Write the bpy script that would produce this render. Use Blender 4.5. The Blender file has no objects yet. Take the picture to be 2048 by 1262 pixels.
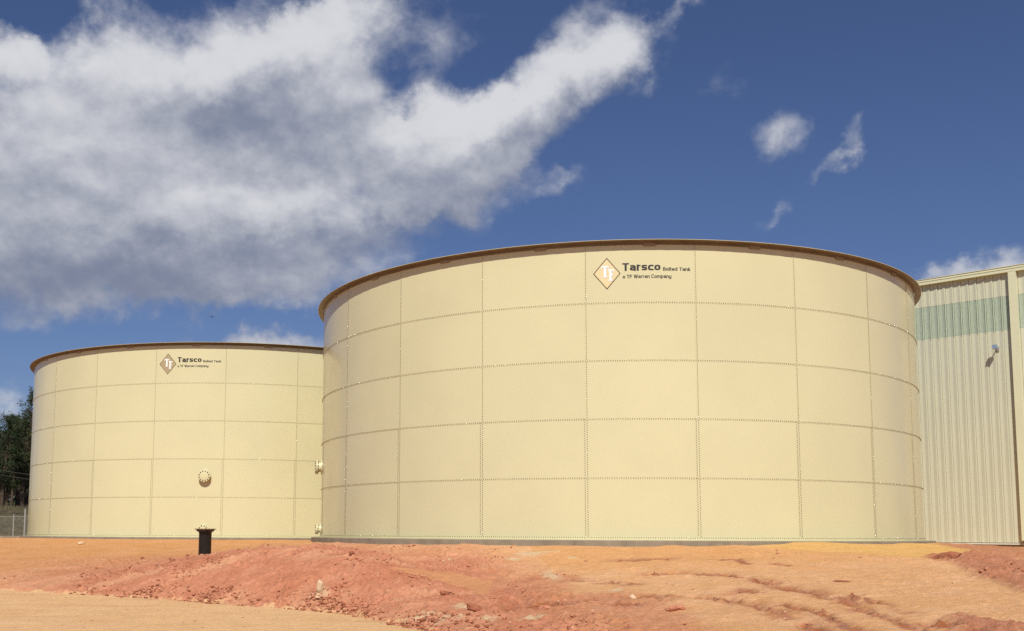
import bpy, math, random
import numpy as np
from mathutils import Matrix, Vector

rng = np.random.default_rng(7)
random.seed(7)
scene = bpy.context.scene
COL = scene.collection

# ------------------------------------------------------------------ camera
F, PPX, PPY, PITCH, ROLL = 2101.306, 865.506, 844.057, 0.104704, -0.005236
PW, PH = 2048.0, 1262.0
cp, sp_, cr, sr = math.cos(PITCH), math.sin(PITCH), math.cos(ROLL), math.sin(ROLL)
FWD = Vector((0, cp, sp_)); UP0 = Vector((0, -sp_, cp)); RT0 = Vector((1, 0, 0))
RT = RT0 * cr - UP0 * sr
UP = RT0 * sr + UP0 * cr
cam = bpy.data.cameras.new('camera')
cam.sensor_width = 36.0; cam.sensor_fit = 'HORIZONTAL'
cam.lens = F / PW * 36.0
cam.shift_x = (PW / 2 - PPX) / PW
cam.shift_y = (PPY - PH / 2) / PW
cam.clip_start = 0.1; cam.clip_end = 5000
camo = bpy.data.objects.new('camera', cam); COL.objects.link(camo)
camo.matrix_world = Matrix(((RT.x, UP.x, -FWD.x, 0), (RT.y, UP.y, -FWD.y, 0), (RT.z, UP.z, -FWD.z, 0), (0, 0, 0, 1)))
scene.camera = camo

# ------------------------------------------------------------------ light
SUN_EL, SUN_AZ = math.radians(47.5), math.radians(182.0)   # sun stands behind the camera
sun = bpy.data.lights.new('sun', 'SUN'); sun.energy = 4.0; sun.angle = math.radians(0.53); sun.color = (1.0, 0.955, 0.88)
suno = bpy.data.objects.new('sun', sun); COL.objects.link(suno)
sd = Vector((math.sin(SUN_AZ) * math.cos(SUN_EL), math.cos(SUN_AZ) * math.cos(SUN_EL), math.sin(SUN_EL)))
suno.rotation_euler = sd.to_track_quat('Z', 'Y').to_euler()
suno.location = sd * 60

scene.view_settings.view_transform = 'Standard'
scene.view_settings.look = 'None'
scene.view_settings.exposure = 0.35
scene.view_settings.gamma = 1.0
scene.view_settings.use_curve_mapping = False
scene.render.engine = 'CYCLES'
scene.cycles.use_denoising = False
scene.cycles.max_bounces = 6
scene.cycles.sample_clamp_indirect = 4.0
scene.cycles.transparent_max_bounces = 8


class NT:
    """small helper for building node trees"""
    def __init__(self, tree): self.t = tree
    def n(self, typ, **kw):
        nd = self.t.nodes.new(typ)
        for k, v in kw.items(): setattr(nd, k, v)
        return nd
    def link(self, a, b): self.t.links.new(a, b)
    def put(self, sock, v):
        if isinstance(v, bpy.types.NodeSocket): self.link(v, sock)
        else: sock.default_value = v
    def math(self, op, a, b=0.0, c=0.0, clamp=False):
        nd = self.n('ShaderNodeMath', operation=op, use_clamp=clamp)
        self.put(nd.inputs[0], a); self.put(nd.inputs[1], b); self.put(nd.inputs[2], c)
        return nd.outputs[0]
    def vmath(self, op, a, b=(0, 0, 0), c=(0, 0, 0)):
        nd = self.n('ShaderNodeVectorMath', operation=op)
        self.put(nd.inputs[0], a); self.put(nd.inputs[1], b)
        if op == 'MULTIPLY_ADD': self.put(nd.inputs[2], c)
        if op == 'SCALE': self.put(nd.inputs['Scale'], c)
        return nd.outputs['Value'] if op in ('LENGTH', 'DOT_PRODUCT') else nd.outputs[0]
    def noise(self, vec, scale, detail=4.0, rough=0.5, out='Fac', dist=0.0):
        nd = self.n('ShaderNodeTexNoise')
        self.put(nd.inputs['Vector'], vec)
        nd.inputs['Scale'].default_value = scale; nd.inputs['Detail'].default_value = detail
        nd.inputs['Roughness'].default_value = rough; nd.inputs['Distortion'].default_value = dist
        return nd.outputs[out]
    def ramp(self, v, lo, hi, a=0.0, b=1.0, smooth=True):
        nd = self.n('ShaderNodeMapRange')
        nd.interpolation_type = 'SMOOTHSTEP' if smooth else 'LINEAR'
        self.put(nd.inputs['Value'], v)
        for k, x in (('From Min', lo), ('From Max', hi), ('To Min', a), ('To Max', b)): self.put(nd.inputs[k], x)
        return nd.outputs[0]
    def mix(self, f, a, b, blend='MIX'):
        nd = self.n('ShaderNodeMix', data_type='RGBA', blend_type=blend)
        self.put(nd.inputs[0], f); self.put(nd.inputs[6], a); self.put(nd.inputs[7], b)
        return nd.outputs[2]


# ------------------------------------------------------------------ sky: Nishita air with cumulus drifting in it
def px_dir(px, py):
    a, b = (px - PPX) / F, -(py - PPY) / F
    return (FWD + RT * a + UP * b).normalized()

def px_sky(px, py):
    d = px_dir(px, py)
    return math.atan2(d.x, d.y) * 1000, math.asin(d.z) * 1000

# cloud lobes: centre, half sizes (in the units of the survey picture), tilt, weight
LOBES = [(60, 300, 470, 300, 0, 1.0),
    (430, 180, 440, 220, 8, 1.0),
    (330, 430, 640, 220, 0, 1.0),
    (600, 90, 250, 190, 25, 0.8),
    (700, 290, 300, 190, 10, 0.95),
    (90, 505, 440, 160, 0, 0.9),
    (480, 525, 420, 110, 0, 0.85),
    (890, 285, 200, 150, 20, 0.85),
    (1000, 235, 230, 125, 24, 0.75),
    (1120, 175, 230, 110, 25, 0.7),
    (1240, 115, 160, 90, 24, 0.75),
    (900, 360, 150, 85, 15, 0.55),
    (110, 610, 200, 70, 12, 0.5),
    (800, 425, 180, 85, 20, 0.55),
    (880, 85, 150, 130, 20, 0.5),
    (1150, 50, 170, 90, 20, 0.55),
    (1385, 10, 85, 40, 15, 0.5),
    (1550, 268, 90, 80, 30, 0.62),
    (1640, 345, 110, 42, 38, 0.5),
    (1690, 305, 70, 30, 45, 0.38),
    (1128, 365, 80, 50, 25, 0.48),
    (990, 405, 120, 58, 20, 0.56),
    (905, 405, 70, 50, 0, 0.45),
    (990, 335, 120, 66, 20, 0.52),
    (540, 685, 230, 50, 3, 0.9),
    (1985, 540, 130, 70, 14, 0.85),
    (1875, 552, 80, 50, 20, 0.65),
    (10, 800, 75, 70, 0, 0.55),
    (350, 615, 150, 55, 8, 0.4),
    (230, 60, 150, 110, 0, 0.38),
    (20, 110, 90, 75, 0, 0.75),
    (1730, 250, 70, 34, 20, 0.3),
    (1560, 432, 46, 22, 10, 0.24),
    (1430, 180, 100, 60, 20, 0.18),
    (760, 15, 130, 60, 10, 0.4),
    (520, 590, 190, 50, 0, 0.3),
    (110, 30, 170, 60, 0, -0.35),
    (570, 5, 130, 50, 20, -0.5),
    (820, 160, 70, 70, 30, -0.4),
    (1330, 25, 40, 30, 0, -0.3),
    (960, 120, 60, 60, 30, -0.25)]
# thick, self-shaded bellies of the cloud (positive) and thin bright crowns (negative)
BELLIES = [(500, 225, 400, 105, 4, 0.72),
    (450, 505, 430, 115, 2, 1.0),
    (640, 320, 280, 70, 8, 0.3),
    (60, 560, 300, 120, 0, 0.22),
    (60, 380, 320, 120, 0, 0.25),
    (300, 300, 320, 90, 0, 0.25),
    (420, 380, 300, 60, 0, -0.1),
    (800, 430, 200, 90, 15, 0.35),
    (150, 600, 120, 40, 10, -0.3),
    (420, 60, 110, 150, -20, -0.4),
    (330, 150, 260, 70, 5, -0.4),
    (620, 100, 200, 90, 20, -0.35),
    (540, 425, 380, 60, 4, -0.5),
    (860, 215, 130, 70, 30, -0.45),
    (1000, 190, 200, 60, 25, -0.45),
    (1150, 120, 180, 55, 25, -0.4),
    (1270, 70, 110, 40, 24, -0.3),
    (1090, 250, 220, 70, 25, 0.5),
    (1260, 160, 140, 60, 25, 0.4),
    (160, 250, 260, 80, 0, -0.1),
    (890, 330, 160, 40, 15, 0.2),
    (1550, 285, 120, 80, 0, 0.3),
    (1655, 345, 140, 60, 30, 0.35),
    (880, 80, 160, 130, 20, 0.25),
    (1150, 40, 150, 100, 20, 0.25),
    (560, 705, 260, 40, 0, 0.2),
    (1000, 395, 140, 70, 20, 0.3),
    (1128, 370, 90, 60, 25, 0.3)]

def cloud_group(lobes, name):
    g = bpy.data.node_groups.new(name, 'ShaderNodeTree')
    g.interface.new_socket('Vector', in_out='INPUT', socket_type='NodeSocketVector')
    g.interface.new_socket('Density', in_out='OUTPUT', socket_type='NodeSocketFloat')
    T = NT(g)
    gi = T.n('NodeGroupInput'); go = T.n('NodeGroupOutput')
    acc = 0.0
    for (x, y, rx, ry, tilt, wt) in lobes:
        a, e = px_sky(x, y)
        a2, e2 = px_sky(x + 10, y); sx = abs(a2 - a) / 10
        a3, e3 = px_sky(x, y - 10); sy = abs(e3 - e) / 10
        mp = T.n('ShaderNodeMapping', vector_type='TEXTURE')
        mp.inputs['Location'].default_value = (a, e, 0)
        mp.inputs['Rotation'].default_value = (0, 0, math.radians(tilt))
        mp.inputs['Scale'].default_value = (rx * sx, ry * sy, 1)
        T.link(gi.outputs[0], mp.inputs['Vector'])
        gr = T.n('ShaderNodeTexGradient', gradient_type='SPHERICAL')
        T.link(mp.outputs[0], gr.inputs['Vector'])
        acc = T.math('MULTIPLY_ADD', gr.outputs['Fac'], wt, acc)
    T.put(go.inputs[0], acc)
    return g

world = bpy.data.worlds.new('World'); scene.world = world; world.use_nodes = True
wt = world.node_tree; wt.nodes.clear(); W = NT(wt)
tc = W.n('ShaderNodeTexCoord')
dirv = W.vmath('NORMALIZE', tc.outputs['Generated'])
sep = W.n('ShaderNodeSeparateXYZ'); W.link(dirv, sep.inputs[0])
az = W.math('MULTIPLY', W.math('ARCTAN2', sep.outputs[0], sep.outputs[1]), 1000.0)
el = W.math('MULTIPLY', W.math('ARCSINE', sep.outputs[2]), 1000.0)
comb = W.n('ShaderNodeCombineXYZ'); W.link(az, comb.inputs[0]); W.link(el, comb.inputs[1])
# domain warp breaks the lobes into cauliflower edges
w1 = W.vmath('SUBTRACT', W.noise(dirv, 7.0, 3.0, 0.5, 'Color'), (0.5, 0.5, 0.5))
w2 = W.vmath('SUBTRACT', W.noise(dirv, 24.0, 5.0, 0.6, 'Color'), (0.5, 0.5, 0.5))
p = W.vmath('MULTIPLY_ADD', w1, (45, 36, 0), comb.outputs[0])
p = W.vmath('MULTIPLY_ADD', w2, (62, 62, 0), p)
grp = cloud_group(LOBES, 'cloud_density'); grp_b = cloud_group(BELLIES, 'cloud_belly')
def dens(vec, g=None):
    nd = W.n('ShaderNodeGroup'); nd.node_tree = g or grp; W.put(nd.inputs[0], vec); return nd.outputs[0]
sq = W.n('ShaderNodeMapping'); sq.inputs['Scale'].default_value = (1.0, 1.0, 1.35)
W.link(dirv, sq.inputs['Vector']); dirs = sq.outputs[0]
fb = W.noise(dirs, 16.0, 9.0, 0.60)
fb_up = W.noise(W.vmath('ADD', dirs, (0.004, 0.0, 0.020)), 16.0, 9.0, 0.60)
# fair weather cumulus everywhere else round the sky
out_f = W.math('MULTIPLY', W.ramp(W.math('ABSOLUTE', az), 620, 900), W.ramp(sep.outputs[2], 0.0, 0.12))
hi_f = W.math('MULTIPLY', W.ramp(el, 560, 760), 1.0)
els = W.math('MAXIMUM', out_f, hi_f)
gen = W.math('MULTIPLY', W.ramp(W.noise(dirs, 3.2, 3.0, 0.5), 0.50, 0.72, 0.0, 0.75), els)
D0 = W.math('ADD', dens(p), gen)
D1 = W.math('ADD', dens(W.vmath('ADD', p, (12.0, 40.0, 0.0))), gen)
d = W.math('MULTIPLY_ADD', W.math('SUBTRACT', fb, 0.5), 1.3, W.math('MULTIPLY', D0, 1.25))
d_up = W.math('MULTIPLY_ADD', W.math('SUBTRACT', fb_up, 0.5), 1.3, W.math('MULTIPLY', D1, 1.25))
gate = W.ramp(D0, 0.02, 0.16)
cover = W.math('MULTIPLY', W.ramp(d, 0.14, 1.12), gate)
lit = W.math('MULTIPLY_ADD', W.math('SUBTRACT', D0, D1), 0.5, 0.5)
lit = W.math('MULTIPLY_ADD', W.math('SUBTRACT', fb, fb_up), 1.25, lit)
lit = W.math('SUBTRACT', lit, W.ramp(D1, 0.5, 2.0, 0.0, 0.28, False))
lit = W.math('MULTIPLY_ADD', W.math('SUBTRACT', W.noise(dirs, 6.0, 6.0, 0.55), 0.5), 0.9, lit)
lit = W.math('MULTIPLY_ADD', W.math('SUBTRACT', fb, 0.5), 0.45, lit)
lit = W.math('SUBTRACT', lit, dens(p, grp_b))
lit = W.ramp(lit, -0.6, 1.25)
ccol = W.mix(lit, (0.16, 0.185, 0.26, 1), (0.545, 0.55, 0.575, 1))
sky = W.n('ShaderNodeTexSky', sky_type='NISHITA')
sky.sun_disc = False
sky.sun_elevation = SUN_EL; sky.sun_rotation = SUN_AZ
sky.air_density = 1.0; sky.dust_density = 0.6; sky.ozone_density = 3.0
scol = W.mix(1.0, sky.outputs[0], (0.63, 0.67, 0.88, 1), 'MULTIPLY')
skyb = W.n('ShaderNodeBackground'); W.put(skyb.inputs['Color'], scol); skyb.inputs['Strength'].default_value = 0.06
clb = W.n('ShaderNodeBackground'); W.put(clb.inputs['Color'], ccol); clb.inputs['Strength'].default_value = 1.0
mx = W.n('ShaderNodeMixShader'); W.put(mx.inputs[0], W.math('MULTIPLY', cover, 0.97))
W.link(skyb.outputs[0], mx.inputs[1]); W.link(clb.outputs[0], mx.inputs[2])
wo = W.n('ShaderNodeOutputWorld'); W.link(mx.outputs[0], wo.inputs[0])


# ------------------------------------------------------------------ scene helpers
def mesh_obj(name, verts, faces, mat=None, parent=None, smooth=False, mats=None, midx=None):
    me = bpy.data.meshes.new(name)
    me.from_pydata([tuple(v) for v in verts], [], [tuple(f) for f in faces])
    return link_mesh(name, me, mat, parent, smooth, mats, midx)

def link_mesh(name, me, mat=None, parent=None, smooth=False, mats=None, midx=None):
    if mats:
        for m in mats: me.materials.append(m)
        if midx is not None: me.polygons.foreach_set('material_index', np.asarray(midx, dtype=np.int32))
    elif mat and not me.materials: me.materials.append(mat)
    if smooth: me.polygons.foreach_set('use_smooth', np.ones(len(me.polygons), dtype=bool))
    o = bpy.data.objects.new(name, me); COL.objects.link(o)
    if parent is not None: o.parent = parent
    return o

def fast_mesh(name, V, Q):
    """mesh from numpy vertices and a numpy array of equal-length faces"""
    me = bpy.data.meshes.new(name)
    n = Q.shape[1]
    me.vertices.add(len(V)); me.vertices.foreach_set('co', np.ascontiguousarray(V, dtype=np.float32).ravel())
    me.loops.add(Q.size); me.loops.foreach_set('vertex_index', np.ascontiguousarray(Q, dtype=np.int32).ravel())
    me.polygons.add(len(Q)); me.polygons.foreach_set('loop_start', np.arange(0, Q.size, n, dtype=np.int32))
    me.update(calc_edges=True); me.validate()
    return me

def empty(name, loc=(0, 0, 0), rz=0.0):
    o = bpy.data.objects.new(name, None); COL.objects.link(o)
    o.empty_display_size = 0.3; o.location = loc; o.rotation_euler = (0, 0, rz); return o

def tag(o, label=None, cat=None, group=None, kind=None):
    if label: o['label'] = label
    if cat: o['category'] = cat
    if group: o['group'] = group
    if kind: o['kind'] = kind
    return o

class MB:
    """collects shapes, links them as one mesh object"""
    def __init__(self): self.v = []; self.f = []
    def add(self, vs, fs):
        b = len(self.v); self.v += [tuple(q) for q in vs]; self.f += [tuple(i + b for i in f) for f in fs]
    def box(self, x0, x1, y0, y1, z0, z1, M=None):
        vs = [(x, y, z) for z in (z0, z1) for y in (y0, y1) for x in (x0, x1)]
        if M is not None: vs = [tuple(M @ Vector(v)) for v in vs]
        self.add(vs, [(0, 2, 3, 1), (4, 5, 7, 6), (0, 1, 5, 4), (2, 6, 7, 3), (0, 4, 6, 2), (1, 3, 7, 5)])
    def tube(self, pts, radii, n=8, caps=True):
        """round bar along a path"""
        pts = [Vector(q) for q in pts]; rings = []
        if not hasattr(radii, '__len__'): radii = [radii] * len(pts)
        for i, q in enumerate(pts):
            d = (pts[min(i + 1, len(pts) - 1)] - pts[max(i - 1, 0)]).normalized()
            a = d.orthogonal().normalized() if i == 0 else (a - d * a.dot(d)).normalized()
            b = d.cross(a); rings.append([q + (a * math.cos(t) + b * math.sin(t)) * radii[i] for t in [2 * math.pi * k / n for k in range(n)]])
        vs = [v for r in rings for v in r]; fs = []
        for i in range(len(pts) - 1):
            for k in range(n): fs.append((i * n + k, i * n + (k + 1) % n, (i + 1) * n + (k + 1) % n, (i + 1) * n + k))
        if caps: fs.append(tuple(range(n - 1, -1, -1))); fs.append(tuple((len(pts) - 1) * n + k for k in range(n)))
        self.add(vs, fs)
    def lathe(self, prof, n=32, M=None, closed=False):
        """profile of (radius, height) spun about local z"""
        vs = []; m = len(prof)
        for k in range(n):
            t = 2 * math.pi * k / n
            for (r, z) in prof: vs.append((r * math.cos(t), r * math.sin(t), z))
        if M is not None: vs = [tuple(M @ Vector(v)) for v in vs]
        fs = []
        for k in range(n):
            k2 = (k + 1) % n
            for i in range(m if closed else m - 1):
                i2 = (i + 1) % m
                fs.append((k * m + i, k2 * m + i, k2 * m + i2, k * m + i2))
        self.add(vs, fs)
    def build(self, name, mat, parent=None, smooth=False):
        return mesh_obj(name, self.v, self.f, mat, parent, smooth)

def auto_smooth(o, deg=30):
    me = o.data
    me.polygons.foreach_set('use_smooth', np.ones(len(me.polygons), dtype=bool))
    me.set_sharp_from_angle(angle=math.radians(deg))

def make_mat(name, col, rough=0.5, spec=0.5, metal=0.0, vary=0.0, vscale=3.0, bump=0.0, bscale=40.0, build=None):
    m = bpy.data.materials.new(name); m.use_nodes = True
    t = m.node_tree; t.nodes.clear(); T = NT(t)
    out = T.n('ShaderNodeOutputMaterial'); bs = T.n('ShaderNodeBsdfPrincipled')
    T.link(bs.outputs[0], out.inputs[0])
    bs.inputs['Roughness'].default_value = rough; bs.inputs['Metallic'].default_value = metal
    bs.inputs['Specular IOR Level'].default_value = spec
    geo = T.n('ShaderNodeNewGeometry'); pos = geo.outputs['Position']
    c = (*col, 1)
    if vary:
        f = T.ramp(T.noise(pos, vscale, 5, 0.6), 0.25, 0.75, 1 - vary, 1 + vary, False)
        c = T.vmath('SCALE', (*col,), c=f)
    T.put(bs.inputs['Base Color'], c)
    if bump:
        b = T.n('ShaderNodeBump'); b.inputs['Strength'].default_value = 1.0; b.inputs['Distance'].default_value = bump
        T.put(b.inputs['Height'], T.noise(pos, bscale, 4, 0.55)); T.link(b.outputs[0], bs.inputs['Normal'])
    if build: build(T, bs, pos)
    return m

# ------------------------------------------------------------------ terrain
TANKS=[(6.134,36.728,9.955),(-9.05,51.676,10.04)]
WALL=(17.0,47.234,0.7148,-0.6993)
ZR=-1.57
def vnoise(x,y,seed=0):
    xi=np.floor(x).astype(np.int64); yi=np.floor(y).astype(np.int64)
    fx=x-xi; fy=y-yi
    def h(a,b):
        n=(a*374761393+b*668265263+seed*974634777)&0xffffffff
        n=((n^(n>>13))*1274126177)&0xffffffff
        n=n^(n>>16)
        return n*(2*np.pi/4294967296.0)
    def g(a,b,dx,dy):
        t=h(a,b); return np.cos(t)*dx+np.sin(t)*dy
    u=fx*fx*fx*(fx*(fx*6-15)+10); w=fy*fy*fy*(fy*(fy*6-15)+10)
    a=g(xi,yi,fx,fy); b=g(xi+1,yi,fx-1,fy); c=g(xi,yi+1,fx,fy-1); d=g(xi+1,yi+1,fx-1,fy-1)
    return ((a+(b-a)*u)*(1-w)+(c+(d-c)*u)*w)*1.4
def fbm(x,y,f,octv,seed=0,gain=.5):
    s=0; a=1.; t=0
    for i in range(octv):
        s=s+a*vnoise(x*f+17.3*i,y*f-9.1*i,seed+i); t+=a; f*=2.03; a*=gain
    return s/t
def sstep(a,b,x):
    t=np.clip((x-a)/(b-a),0,1); return t*t*(3-2*t)
TOE_Y=np.array([-60,-20,5,10,16.5,20.6,24.5,28.4,31,36,60.])
TOE_X=np.array([30,12,4.2,2.7,.27,-1.62,-6,-11.7,-17,-30,-95.])
def toe_s(x,y):
    xt=np.interp(y,TOE_Y,TOE_X)
    g=(np.interp(y+1.5,TOE_Y,TOE_X)-np.interp(y-1.5,TOE_Y,TOE_X))/3
    return (x-xt)/np.sqrt(1+g*g)
def pad_d(x,y):
    d=1e9
    for X,Y,R in TANKS: d=np.minimum(d,np.hypot(x-X,y-Y)-R-.36)
    dw=(x-WALL[0])*WALL[3]+(y-WALL[1])*(-WALL[2])
    d=np.minimum(d,np.maximum(dw-.1,0))
    return np.maximum(d,0)*(1-sstep(40,46,y))
HC_X=np.array([-30,-16,-13,-9.5,-6.06,-4.35,-2.7,-1.2,.3,1.5,30])
HC_Z=np.array([-1.6,-1.6,-1.5,-1.14,-.64,-.42,-.31,-.5,-.95,-1.6,-1.6])
def zbase(x,y):
    s=toe_s(x,y); d=pad_d(x,y)
    sp=np.maximum(s,0)
    u=(sp/(sp+d+1e-6))**.75
    zp=-.325+.085*sstep(5.5,10,x)*sstep(45,30,y)
    dw=(x-WALL[0])*WALL[3]+(y-WALL[1])*(-WALL[2])
    zp=zp-.14*sstep(5,0,np.abs(dw))*sstep(12,15,x)
    zp=np.where(y>45,zp-.12*sstep(45,55,y),zp)
    B=ZR+(zp-ZR)*u
    hc=np.interp(x,HC_X,HC_Z)
    q=sp/3.2
    b=np.where(q<1,np.sin(np.pi/2*np.clip(q,0,1)),1-sstep(1,2.3,q))
    M=ZR+(hc-ZR)*b
    k=.12; hmix=np.clip(.5+.5*(M-B)/k,0,1)
    z=B+(M-B)*hmix+k*hmix*(1-hmix)
    z=np.where(s<0,ZR-.0*s,z)
    # smooth foot of the slope
    return z-.0

def pdist(x, y, pts):
    """distance to a polyline"""
    d = np.full(x.shape, 1e9)
    for (ax, ay), (bx, by) in zip(pts[:-1], pts[1:]):
        ux, uy = bx - ax, by - ay
        t = np.clip(((x - ax) * ux + (y - ay) * uy) / (ux * ux + uy * uy + 1e-12), 0, 1)
        d = np.minimum(d, np.hypot(x - ax - t * ux, y - ay - t * uy))
    return d

def inside(x, y, poly):
    """signed distance to a polygon, positive inside"""
    d = pdist(x, y, list(poly) + [poly[0]])
    c = np.zeros(x.shape, dtype=bool)
    for (ax, ay), (bx, by) in zip(poly, list(poly[1:]) + [poly[0]]):
        c ^= ((ay > y) != (by > y)) & (x < (bx - ax) * (y - ay) / (by - ay + 1e-12) + ax)
    return np.where(c, d, -d)

rut1 = [(4.46, 21.68), (5.26, 21.6), (5.74, 21.14), (5.94, 20.46), (6.12, 19.64), (6.17, 18.3), (6.27, 17.63), (6.35, 16.33), (6.12, 15.22)]
rut2 = [(3.58, 18.28), (4.01, 17.91), (4.46, 17.69), (4.7, 17.35), (4.9, 16.91), (5.0, 16.19), (4.98, 15.68), (5.03, 14.94), (4.93, 14.07), (4.87, 13.36), (4.76, 12.75)]
rut2b = [(5.09, 17.98), (5.45, 18.21), (5.41, 17.84)]
rut3 = [(5.32, 16.24), (5.44, 15.72), (5.44, 14.92), (5.32, 13.88), (5.32, 13.25), (5.21, 12.55)]
rut4 = [(6.59, 16.74), (6.57, 16.31), (6.64, 15.57), (6.52, 14.44)]
rut5 = [(6.16, 15.86), (6.14, 14.9), (5.98, 13.6), (5.96, 12.89), (5.85, 12.28)]
rut6 = [(6.33, 13.6), (6.34, 13.3), (6.28, 12.67), (6.14, 11.96)]
rut7 = [(4.28, 24.13), (5.31, 24.12)]
rut8 = [(6.34, 23.74), (6.82, 23.65), (6.78, 22.59)]
rut9 = [(7.34, 22.83), (7.52, 22.26)]
rut10 = [(2.75, 21.16), (3.31, 20.89), (3.74, 20.07)]
rut11 = [(1.42, 18.14), (1.93, 18.13), (2.6, 18.06), (3.22, 17.28)]
patch = [(-0.89, 22.54), (-0.48, 22.93), (0.4, 23.73), (1.25, 21.95), (1.2, 20.96), (1.0, 20.01), (0.67, 21.4), (-0.14, 22.03)]
pile = [(10.96, 23.54), (12.02, 24.92), (11.87, 24.14), (13.07, 25.59), (13.23, 24.66), (12.47, 21.92), (8.88, 15.64), (9.39, 17.7), (9.65, 18.85), (10.57, 21.11), (10.92, 22.44), (10.87, 23.0)]
pile2 = [(6.56, 13.61), (7.01, 14.07), (6.93, 13.46), (7.26, 12.83), (6.74, 11.93), (6.09, 12.19)]
sand = [(10.52, 28.67), (14.79, 31.09), (13.45, 26.09), (11.8, 24.12), (10.79, 23.65), (10.24, 24.76), (8.89, 25.56), (7.94, 26.41)]
redstrip = [(14.4, 30.34), (22.37, 39.23), (12.65, 22.22), (13.3, 25.68)]
reddark = [(-2.52, 23.87), (-1.11, 22.62), (-0.66, 22.07), (0.37, 21.83), (1.22, 19.04), (2.05, 18.43), (2.95, 21.87), (2.43, 22.8), (1.34, 20.88), (0.4, 23.73), (-1.13, 23.06)]
redR = [(0.94, 14.72), (1.22, 19.04), (3.36, 18.98), (3.81, 17.0), (3.58, 15.04), (3.61, 13.35)]

RUTS = [(rut1, .16, .055), (rut2, .15, .06), (rut2b, .14, .05), (rut3, .08, .035), (rut4, .08, .04), (rut5, .07, .03), (rut6, .10, .04),
        (rut7, .16, .03), (rut8, .10, .025), (rut9, .07, .02), (rut10, .16, .04), (rut11, .13, .045)]
PALES = [(-.18, 18.23, .34, .16), (.18, 17.6, .30, .12), (.54, 18.72, .2, .14), (.9, 17.11, .22, .10), (2.49, 22.09, .2, .3), (.4, 25.44, .16, .10),
         (2.38, 25.69, .45, .16), (2.87, 25.79, .25, .1), (-2.3, 21.83, .2, .1), (1.59, 16.82, .22, .12), (1.9, 24.9, .25, .1), (3.3, 24.6, .2, .07), (3.3, 19.2, .2, .08)]

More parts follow.
